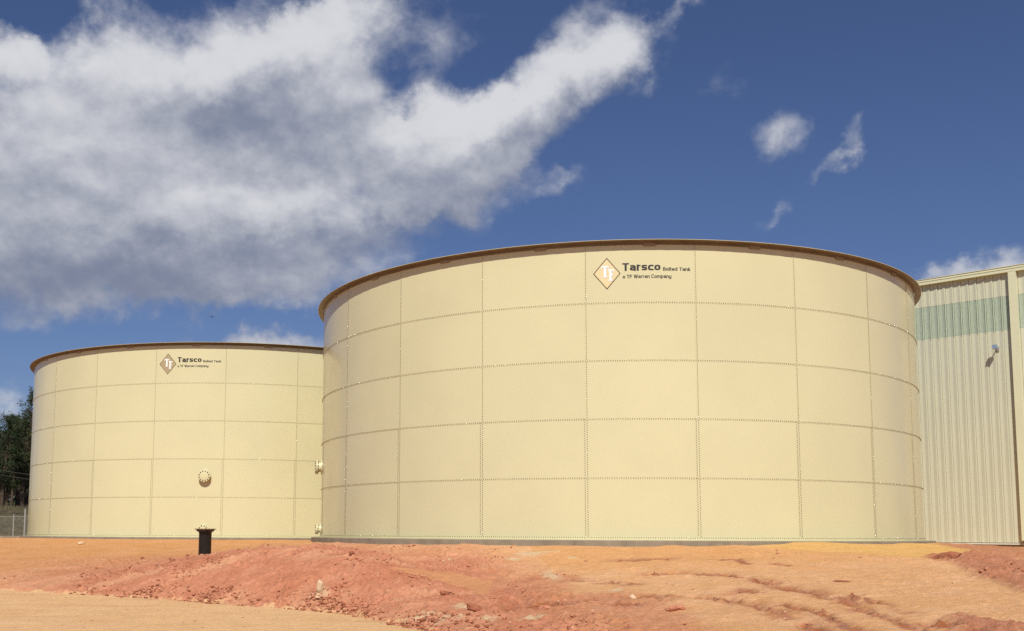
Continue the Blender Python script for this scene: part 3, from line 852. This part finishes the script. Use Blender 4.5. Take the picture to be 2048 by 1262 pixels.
def siding_mesh(name, z0, z1, d, mat):
    p = rib_profile(d, .030 if mat is FIBER else 0); n = len(p); vs = [(x, y, z) for z in (z0, z1) for x, y in p] + [(x, y + .002, z) for z in (z0, z1) for x, y in p]
    fs = [(i, i + 1, n + i + 1, n + i) for i in range(n - 1)] + [(2 * n + i + 1, 2 * n + i, 3 * n + i, 3 * n + i + 1) for i in range(n - 1)]
    fs += [(i + 1, i, 2 * n + i, 2 * n + i + 1) for i in range(n - 1)]
    me = bpy.data.meshes.new(name); me.from_pydata(vs, [], fs); me.materials.append(mat); return me
S0 = 5.165 - .294 - PWID * 13
for nm, z0, z1, d, mat in (('siding_panel', -.285, 8.17, -.006, SIDE), ('skylight_panel', 8.135, 9.60, -.003, FIBER), ('siding_panel', 9.553, 10.5, -.009, SIDE)):
    me = siding_mesh(nm, z0, z1, d, mat)
    for k in range(22):
        o = bpy.data.objects.new(nm, me); COL.objects.link(o); o.parent = bld; o.location = (S0 + k * PWID, 0, 0)
XL, XR = S0, S0 + 22 * PWID
mb = MB(); mb.box(XL, XR, .03, .30, -.28, 10.45); mb.box(XL, XL + .25, .30, 16, -.28, 10.9); mb.box(XR - .25, XR, .30, 16, -.28, 10.9); mb.box(XL, XR, 16, 16.25, -.28, 10.45)
mb.build('wall', SIDE, bld)
mb = MB()   # eave gutter: box with a stepped lip
mb.box(XL, XR, -.19, .03, 10.478, 10.60); mb.box(XL, XR, -.205, .03, 10.602, 10.628); mb.box(XL, XR, -.195, .03, 10.630, 10.695); mb.box(XL, XR, -.215, .06, 10.697, 10.716)
mb.build('eave_gutter', TRIM, bld)
mb = MB(); r0, r1 = 10.72, 11.45
mb.add([(XL, -.16, r0), (XR, -.16, r0), (XR, 8, r1), (XL, 8, r1), (XL, 16.4, r0), (XR, 16.4, r0), (XL, -.16, r0 - .06 + .06), ], [(0, 1, 2, 3), (3, 2, 5, 4)])
mb.add([(XL, .06, 10.45), (XR, .06, 10.45), (XR, 16.2, 10.45), (XL, 16.2, 10.45)], [(0, 1, 2, 3)])
mb.build('roof', SIDE, bld)
def downspout(x):
    mb = MB(); mb.box(x, x + .285, -.185, -.045, -.13, 10.475); 
    o = mb.build('downspout', TRIM, bld)
    m2 = MB(); m2.box(x - .01, x + .295, -.05, -.04, 4.9, 4.94); m2.box(x - .01, x + .295, -.05, -.04, 1.4, 1.44); m2.box(x + .01, x + .275, -.22, -.06, -.2, -.131)
    m2.build('spout_strap', TRIM, o)
    return o
downspout(8.515); downspout(8.515 - 7.62)
mb = MB(); mb.box(XL, XR, -.075, .02, -.36, -.305); mb.build('base_trim', PALEB, bld)
mb = MB(); mb.box(XL, XR, -.02, .28, -.9, -.345); mb.build('footing', CONC, bld)

# wall lamp on a short arm
lamp = tag(empty('wall_lamp'), 'small blue-grey lamp head on a short arm, fixed to the ribbed building wall', 'wall lamp')
lamp.matrix_world = MBLD @ Matrix.Translation((7.955, 0, 7.44))
mb = MB(); mb.box(-.07, .07, -.055, -.037, -.08, .08); mb.build('wall_plate', STEEL, lamp)
mb = MB(); mb.tube([(0, -.05, 0), (0, -.16, .035), (0, -.30, .055)], .022, 8); a_ = mb.build('arm', STEEL, lamp); auto_smooth(a_)
mb = MB(); mb.add([(x, y, z) for x, y, z in ((-.085, -.28, .0), (.085, -.28, .0), (.085, -.46, -.03), (-.085, -.46, -.03), (-.075, -.29, .13), (.075, -.29, .13), (.075, -.44, .13), (-.075, -.44, .13))],
                  [(0, 3, 2, 1), (4, 5, 6, 7), (0, 1, 5, 4), (1, 2, 6, 5), (2, 3, 7, 6), (3, 0, 4, 7)]); hd = mb.build('lamp_housing', BLUEG, lamp)
mb = MB(); mb.box(-.07, .07, -.445, -.30, -.034, -.028); mb.build('lens', make_mat('frosted_glass', (.55, .58, .6), .25), hd)

# ------------------------------------------------------------------ black standpipe
px0, py0 = -6.87, 32.0
pz = ground_z(px0, py0)
pipe = tag(empty('pipe_riser', (px0, py0, 0)), 'black iron pipe standing out of the red dirt, a rusty flange on top', 'pipe')
ztp = .075
mb = MB(); mb.lathe([(.188, -1.4), (.188, ztp - .13), (.205, ztp - .10), (.205, ztp - .06), (0, ztp - .06)], 40); o = mb.build('pipe_barrel', PIPEM, pipe); auto_smooth(o, 40)
mb = MB(); mb.lathe([(0, ztp - .058), (.262, ztp - .058), (.275, ztp - .05), (.275, ztp - .026), (0, ztp - .026)], 40); o = mb.build('flange', PIPEM, pipe); auto_smooth(o, 40)
mb = MB(); mb.lathe([(0, ztp - .024), (.318, ztp - .024), (.322, ztp - .018), (.322, ztp), (0, ztp + .002)], 40); o = mb.build('cover_plate', RUST, pipe); auto_smooth(o, 40)
bo = None
for k in range(12):
    t = 2 * math.pi * (k + .3) / 12
    if bo is None:
        mb = MB(); mb.tube([(0, 0, ztp - .085), (0, 0, ztp + .006)], .012, 8); mb.tube([(0, 0, ztp - .078), (0, 0, ztp - .06)], .021, 6)
        bo = b1_ = mb.build('flange_bolt', RUST, pipe)
    else: b1_ = bo.copy(); COL.objects.link(b1_); b1_.parent = pipe
    b1_.location = (.235 * math.cos(t), .235 * math.sin(t), 0)


# ------------------------------------------------------------------ far left: kerb, fence, grassy bank, pine wood
mb = MB(); xs = np.linspace(-75, -18, 40)
for i in range(len(xs) - 1):
    y0 = 58 + .02 * (xs[i] + 20); mb.box(xs[i], xs[i + 1] - .012, y0, y0 + .5, -.9, -.30 + .004 * math.sin(i * 2.1))
tag(mb.build('concrete_kerb', CONC), 'long pale concrete kerb on the ground beyond the left tank', 'kerb')

gxs = np.arange(-95, 2, .5); gys = np.arange(66, 122, .5)
GX, GY = np.meshgrid(gxs, gys)
def bank_z(x, y):
    return -.45 + 2.15 * sstep(67.5, 79, y + 1.2 * fbm(x, y, .08, 2, 90)) + .10 * fbm(x, y, .35, 4, 91) + .9 * sstep(80, 122, y)
GZ = bank_z(GX, GY)
gi = np.arange(GX.size).reshape(GX.shape)
gq = np.stack([gi[:-1, :-1], gi[:-1, 1:], gi[1:, 1:], gi[1:, :-1]], -1).reshape(-1, 4)
GRASSB = make_mat('dry_turf', (.088, .075, .046), .95, .1, vary=.45, vscale=.9, bump=.05, bscale=9)
tag(link_mesh('grass_bank', fast_mesh('grass_bank', np.stack([GX, GY, GZ], -1).reshape(-1, 3), gq), GRASSB, smooth=True), kind='structure')
n = 26000
bx = rng.uniform(-44, -22, n); by = rng.uniform(67, 82, n); bz = bank_z(bx, by)
hh = rng.uniform(.08, .26, n); aa = rng.uniform(0, 2 * np.pi, n); lx = rng.normal(0, .07, (n, 2)); w = .012
Vg = np.stack([np.stack([bx - w * np.cos(aa), by - w * np.sin(aa), bz - .02], -1), np.stack([bx + w * np.cos(aa), by + w * np.sin(aa), bz - .02], -1),
               np.stack([bx + lx[:, 0], by + lx[:, 1], bz + hh], -1)], 1).reshape(-1, 3)
BLADE = make_mat('dry_grass', (.12, .10, .055), .8, .2, vary=.4, vscale=1.5)
tag(link_mesh('dry_grass', fast_mesh('dry_grass', Vg, np.arange(3 * n).reshape(-1, 3)), BLADE), kind='stuff')

fence = tag(empty('chain_link_fence', (-23.85, 64.0, 0)), 'grey chain link fence with thin steel posts before the grassy bank, left of the tanks', 'fence')
FD = Vector((-1.0, .12, 0)).normalized()
def fence_pt(s, z): q = FD * s; return (q.x, q.y, z)
first = None
for i, (s, top, r) in enumerate([(0.9, 1.26, .050), (1.62, .92, .036), (4.4, .94, .036), (7.2, .93, .036), (10.0, .94, .036), (12.8, .93, .036), (-2.0, .93, .036), (-4.8, .93, .036)]):
    mb = MB(); mb.tube([fence_pt(s, -1.0), fence_pt(s, top)], r, 8); mb.tube([fence_pt(s, top), fence_pt(s, top + .03), fence_pt(s, top + .05)], [r * 1.25, r * 1.2, .006], 8)
    o = mb.build('post', STEEL, fence)
mb = MB(); mb.tube([fence_pt(-4.8, .84), fence_pt(12.8, .84)], .012, 6); mb.build('top_wire', STEEL, fence)
mb = MB(); h = 1.3
for s in np.arange(-4.8, 12.8, .09):
    for sg in (1, -1):
        a, b = fence_pt(s, -.45 if sg > 0 else .84), fence_pt(s + h, .84 if sg > 0 else -.45)
        mb.add([(a[0], a[1], a[2]), (b[0], b[1], b[2]), (b[0], b[1] + .0, b[2] + .0035), (a[0], a[1] + .0, a[2] + .0035)], [(0, 1, 2, 3)])
tag(mb.build('wire_mesh', STEEL, fence), kind='stuff')

CABLE = make_mat('weathered_cable', (.075, .07, .06), .8)
for (za, zb_, lab) in ((5.45, 2.45, 'upper of two thin grey cables sloping down in front of the pine trunks'), (5.05, 2.20, 'lower of two thin grey cables sloping down in front of the pine trunks')):
    mb = MB(); pts = []
    for t in np.linspace(0, 1, 14):
        pts.append((-38 + 20 * t, 72 + 1.5 * t, za + (zb_ - za) * t - .35 * 4 * t * (1 - t) * .3))
    mb.tube(pts, .011, 5); tag(mb.build('cable', CABLE), lab, 'cable', 'cables in front of the pine wood')

BARK = make_mat('pine_bark', (.085, .060, .043), .95, .1, vary=.35, vscale=3, bump=.02, bscale=12)
def needle_build(T, bs, pos):
    oi = T.n('ShaderNodeObjectInfo')
    f = T.ramp(T.noise(pos, .9, 5, .6), .3, .7, .55, 1.5, False)
    c = T.mix(oi.outputs['Random'], (.026, .040, .015, 1), (.042, .050, .019, 1))
    T.put(bs.inputs['Base Color'], T.vmath('SCALE', c, c=f))
NEEDLE = make_mat('pine_needles', (.035, .05, .02), .75, .2, build=needle_build)

def pine_meshes(seed, H):
    r = np.random.default_rng(seed)
    mb = MB(); pts = []; rad = []
    bend = r.normal(0, .012, 2)
    for i in range(9):
        t = i / 8; pts.append((bend[0] * H * t * t * 4 + .05 * math.sin(5 * t + seed), bend[1] * H * t * t * 4, H * t - .3 * (i == 0)))
        rad.append(.20 * (1 - t) ** .8 + .02)
    mb.tube(pts, rad, 8)
    P = np.array(pts); cent = []
    nb = 74
    for i in range(nb):
        t = .27 + .73 * (i + r.uniform(0, 1)) / nb
        base = np.array([np.interp(t, np.linspace(0, 1, 9), P[:, k]) for k in range(3)])
        prof = math.sin(math.pi * min(1, (t - .25) / .77)) ** .6 * (1.12 - .55 * t)
        L = (.24 * H * prof + .25) * r.uniform(.55, 1.15)
        a = r.uniform(0, 2 * math.pi); up = r.uniform(-.12, .45) + .5 * (t > .85)
        tip = base + L * np.array([math.cos(a), math.sin(a), up])
        mid = (base + tip) / 2 + np.array([0, 0, -.06 * L])
        mb.tube([base, mid, tip], [.045, .03, .012], 5, False)
        for q in np.linspace(.45, 1.0, 3 + int(L * 1.6)):
            cent.append(base + (tip - base) * q + r.normal(0, .13, 3))
    for _ in range(5): cent.append(P[-1] + r.normal(0, .18, 3))
    for i in range(9):      # dead stubs on the bare trunk
        t = r.uniform(.12, .36); a = r.uniform(0, 6.28); L = r.uniform(.3, 1.3)
        base = np.array([np.interp(t, np.linspace(0, 1, 9), P[:, k]) for k in range(3)])
        mb.tube([base, base + L * np.array([math.cos(a), math.sin(a), -.1])], [.025, .008], 4, False)
    trunk = bpy.data.meshes.new('trunk'); trunk.from_pydata(mb.v, [], mb.f); trunk.materials.append(BARK)
    C = np.repeat(np.array(cent), 17, 0); n = len(C)
    d = r.normal(0, 1, (n, 3)); d /= np.linalg.norm(d, axis=1)[:, None]
    C = C + d * (r.uniform(0, 1, n) ** .6 * .36)[:, None]
    u = d + r.normal(0, .6, (n, 3)); u /= np.linalg.norm(u, axis=1)[:, None]
    v = np.cross(u, r.normal(0, 1, (n, 3))); v /= np.linalg.norm(v, axis=1)[:, None] + 1e-9
    ls = r.uniform(.13, .30, n)[:, None]; ws = r.uniform(.022, .055, n)[:, None]
    Vn = np.stack([C - u * ls * .3, C + v * ws, C + u * ls * .8, C - v * ws], 1).reshape(-1, 3)
    me = fast_mesh('crown', Vn, np.arange(4 * n).reshape(-1, 4)); me.materials.append(NEEDLE)
    return trunk, me
PINES = [pine_meshes(s, 10.0) for s in (3, 8, 21, 34)]
WOOD = 'pine trees of the wood behind the left tank'
def pine(px_top, top_py, Yd, var, rz, label):
    x = (px_top - PPX) / F * Yd
    z0 = float(bank_z(np.array([x]), np.array([Yd]))[0]); H = (1061 - top_py - 16) / F * Yd - z0
    t = tag(empty('pine_tree', (x, Yd, z0 - .1), rz), label, 'pine tree', WOOD)
    k = H / 10.0; wd = .78 * k ** .8
    for nm, me in zip(('trunk', 'crown'), PINES[var]):
        o = bpy.data.objects.new(nm, me); COL.objects.link(o); o.parent = t; o.scale = (wd, wd, k)
pine(48, 777, 86, 0, .3, 'tallest dark pine, its ragged top standing just left of the left tank rim')
pine(7, 818, 84, 1, 2.1, 'broad dark pine at the far left edge, below the height of the tallest pine')
COMMON = 'dark pine with a bare trunk, one of the crowded wood behind the left tank'
for (a, b, c, v, rz) in ((16, 838, 90, 0, 2.4), (36, 826, 94, 2, .9), (-6, 846, 89, 3, 4.2), (56, 830, 96, 0, 3.1), (3, 862, 99, 1, .5), (48, 862, 106, 2, 5.1), (27, 842, 88, 2, 4.0), (66, 800, 92, 3, 1.0), (-22, 806, 88, 0, 5.2), (-60, 790, 91, 2, .7), (-100, 815, 87, 1, 3.0), (-140, 800, 94, 3, 2.2),
                         (14, 836, 97, 3, 2.8), (40, 820, 102, 1, .1), (-8, 825, 104, 2, 1.7), (58, 850, 108, 0, 4.4), (26, 858, 112, 2, 2.6), (-40, 835, 108, 1, 5.0),
                         (92, 810, 90, 2, 3.3), (120, 830, 95, 0, 1.2), (84, 860, 104, 1, 2.0), (44, 872, 117, 3, 5.5), (4, 868, 116, 0, .9), (-80, 850, 112, 3, 1.4), (70, 880, 92, 1, 3.9), (18, 885, 90, 0, 1.9)):
    pine(a, b, c, v, rz, COMMON)
# dim undergrowth filling the wood behind the trunks
n = 9000
ux = rng.uniform(-58, -22, n); uy = rng.uniform(104, 120, n); uz = bank_z(ux, uy) + rng.uniform(0, 1, n) ** 1.6 * (2.2 + 1.6 * np.abs(fbm(ux, uy, .22, 2, 95)))
d = rng.normal(0, 1, (n, 3)); d /= np.linalg.norm(d, axis=1)[:, None]; e = np.cross(d, rng.normal(0, 1, (n, 3))); e /= np.linalg.norm(e, axis=1)[:, None]
Cc = np.stack([ux, uy, uz], -1); l = rng.uniform(.12, .34, n)[:, None]
Vu = np.stack([Cc - d * l, Cc + e * l * .5, Cc + d * l, Cc - e * l * .5], 1).reshape(-1, 3)
tag(link_mesh('undergrowth', fast_mesh('undergrowth', Vu, np.arange(4 * n).reshape(-1, 4)), NEEDLE), kind='stuff')

# ------------------------------------------------------------------ stones and clods on the dirt
def lump(name, seed, size, mat, sub=2, flat=.7, jag=.35):
    import bmesh
    bm = bmesh.new(); bmesh.ops.create_icosphere(bm, subdivisions=sub, radius=1.0)
    P = np.array([v.co[:] for v in bm.verts])
    k = 1 + jag * fbm(P[:, 0] * 1.3 + seed * 7.7 + P[:, 2], P[:, 1] * 1.3 - seed * 3.1 + P[:, 2] * .7, 1.0, 3, seed) * 1.6
    for v, q in zip(bm.verts, k): v.co = Vector((v.co.x * q * size[0], v.co.y * q * size[1], v.co.z * q * size[2]))
    me = bpy.data.meshes.new(name); bm.to_mesh(me); bm.free(); me.materials.append(mat); return me
CLAYD = make_mat('damp_clay', (.30, .110, .058), .95, .15, vary=.3, vscale=12, bump=.01, bscale=50)
CLAYL = make_mat('dry_clay', (.47, .20, .115), .95, .15, vary=.25, vscale=12, bump=.01, bscale=50)
PALES_M = make_mat('pale_rock', (.60, .43, .27), .85, .2, vary=.2, vscale=14, bump=.008, bscale=40)
STONES = [
 ('rock', -2.31, 21.94, (.075, .055, .15), PALES_M, .10, .3, 'pale upright rock standing out of the red slope, lighter than anything near it', 'rock'),
 ('rock', -2.36, 21.70, (.10, .07, .03), PALES_M, .0, .2, 'small flat pale rock lying at the foot of the upright pale rock', 'rock'),
 ('clod', -1.82, 23.92, (.07, .06, .055), CLAYD, .02, .4, 'dark red clod on the bank crest below the left end of the concrete ring', 'clod'),
 ('clod', -1.60, 23.68, (.14, .09, .06), CLAYL, .02, .3, 'reddish clod with a shaded underside beside the dark clod on the crest', 'clod'),
 ('clod', -1.09, 23.50, (.11, .07, .045), CLAYL, .02, 1.2, 'flat reddish clod on the crest, right of the two clods under the ring end', 'clod'),
 ('clod', -1.58, 22.89, (.15, .10, .075), CLAYL, .03, .7, 'large angular red clod alone on the slope above the upright pale rock', 'clod'),
 ('clod', .74, 18.28, (.16, .10, .07), CLAYD, .03, .2, 'dark clod with a black hollow under it beside a cream patch low on the bank', 'clod'),
 ('clod', .25, 19.86, (.11, .08, .055), CLAYD, .02, .5, 'dark red clod below the smooth graded patch on the bank', 'clod'),
 ('clod', 1.91, 17.96, (.13, .10, .09), CLAYL, .03, 2.0, 'broken yellowish clod in the middle of the red bank, shadow curled below', 'clod'),
 ('clod', 3.72, 16.30, (.17, .08, .06), CLAYL, .03, 2.6, 'long tilted red clod at the edge of the tan graded slope', 'clod'),
 ('clod', 3.44, 18.23, (.07, .06, .06), PALES_M, .03, .4, 'small pale stone in the dirt above the long tilted clod', 'stone'),
 ('clod', 11.09, 22.90, (.32, .16, .11), CLAYD, .03, 2.7, 'big dark clod at the tip of the red spoil heap near the building', 'clod'),
 ('clod', -8.85, 32.39, (.07, .06, .05), CLAYD, .02, .1, 'dark clod alone on the orange pad left of the black pipe', 'clod'),
 ('rock', -13.1, 39.46, (.12, .10, .09), PALES_M, .03, .6, 'small white stone on the orange dirt close to the left tank', 'stone'),
 ('stick', 7.29, 18.88, (.15, .025, .02), CLAYD, .012, 2.7, 'short dark stick lying alone on the smooth tan slope', 'stick'),
 ('clod', -6.05, 33.2, (.08, .06, .05), CLAYD, .02, .6, 'dark clod behind the black pipe, just right of it', 'clod'),
]
for i, (nm, x, y, sz, mat, lift, rz, lab, cat) in enumerate(STONES):
    o = bpy.data.objects.new(nm, lump(nm, i + 2, sz, mat)); COL.objects.link(o)
    o.location = (x, y, ground_z(x, y) + lift); o.rotation_euler = (0, .25 if nm == 'clod' else 0, rz); tag(o, lab, cat)

protos = []
for sd in range(8):
    me = lump('lump_source', 40 + sd, (1, 1, .75), CLAYL, 1, jag=.75)
    vv = np.array([v.co[:] for v in me.vertices]); ff = np.array([p_.vertices[:] for p_ in me.polygons]); bpy.data.meshes.remove(me); protos.append((vv, ff))
def scatter(name, mat, n, xr, yr, keep, smin, smax, seed):
    r = np.random.default_rng(seed); VV, FF = [], []; b = 0
    m = n * (14 if name.startswith('toe') else 6)
    x = r.uniform(*xr, m); y = r.uniform(*yr, m)
    zz, so, ro, he, rg = terrain(x, y); ok = r.uniform(0, 1, len(x)) < keep(x, y, ro, he, rg)
    x, y, zz = x[ok][:n], y[ok][:n], zz[ok][:n]
    for i in range(len(x)):
        v, f = protos[i % 8]; s = smin * (smax / smin) ** (r.uniform(0, 1) ** 2.2)
        a = r.uniform(0, 6.283); c_, s_ = math.cos(a), math.sin(a); k = r.uniform(.7, 1.4)
        q = v * np.array([s * k, s / k, s * r.uniform(.6, 1.0)])
        q = np.stack([q[:, 0] * c_ - q[:, 1] * s_, q[:, 0] * s_ + q[:, 1] * c_, q[:, 2]], -1) + np.array([x[i], y[i], zz[i] + s * .38])
        VV.append(q); FF.append(f + b); b += len(v)
    return tag(link_mesh(name, fast_mesh(name, np.concatenate(VV), np.concatenate(FF)), mat), kind='stuff')
clump = lambda x, y: sstep(-.05, .45, fbm(x, y, .7, 3, 131))
kb = lambda x, y, ro, he, rg: np.clip(rg * 1.1 * (.15 + clump(x, y)) - .14, 0, 1) * (1 - ro) * (.25 + .75 * sstep(4.2, 2.2, x) + .5 * sstep(9, 11, x) + .6 * sstep(.8, 1.1, rg))
scatter('red_clods', CLAYL, 8500, (-12, 12), (12, 31), kb, .008, .045, 5)
scatter('dark_clods', CLAYD, 2200, (-12, 12), (12, 31), kb, .008, .042, 6)
toe = lambda x, y, ro, he, rg: np.clip(sstep(-.25, .0, toe_s(x, y)) * sstep(.75, .2, toe_s(x, y)) * (.15 + 1.1 * clump(x, y)), 0, 1)
scatter('toe_clods', CLAYD, 2600, (-9, 2.5), (14, 27), toe, .010, .050, 11)
scatter('toe_crumbs', CLAYL, 2600, (-9, 2.5), (14, 27), toe, .010, .055, 12)
scatter('pale_pebbles', PALES_M, 650, (-12, 12), (12, 32), lambda x, y, ro, he, rg: np.clip(.08 + .6 * rg * clump(x, y), 0, 1) * (1 - .9 * ro), .008, .032, 7)
scatter('road_crumbs', CLAYL, 260, (-12, 3), (12, 31), lambda x, y, ro, he, rg: .3 * ro, .006, .022, 8)

# ------------------------------------------------------------------ bird
bv = [(0, -.16, 0), (.03, -.05, .01), (0, .13, .0), (-.03, -.05, .01), (0, -.04, .04), (0, -.04, -.04), (.17, -.06, .07), (.36, .05, .03), (.15, .04, .06), (-.17, -.06, .07), (-.36, .05, .03), (-.15, .04, .06), (.05, .24, .0), (-.05, .24, .0)]
bf = [(0, 1, 4), (0, 4, 3), (0, 5, 1), (0, 3, 5), (1, 2, 4), (4, 2, 3), (1, 5, 2), (5, 3, 2), (1, 6, 8), (6, 7, 8), (1, 8, 2), (3, 11, 9), (9, 11, 10), (3, 2, 11), (2, 12, 13)]
o = mesh_obj('bird', bv, bf, make_mat('dark_feathers', (.02, .02, .02), .8))
o.location = (-27.8, 130.0, 26.8); o.rotation_euler = (0, .3, .9)
tag(o, 'tiny dark bird flying high above the left tank', 'bird')
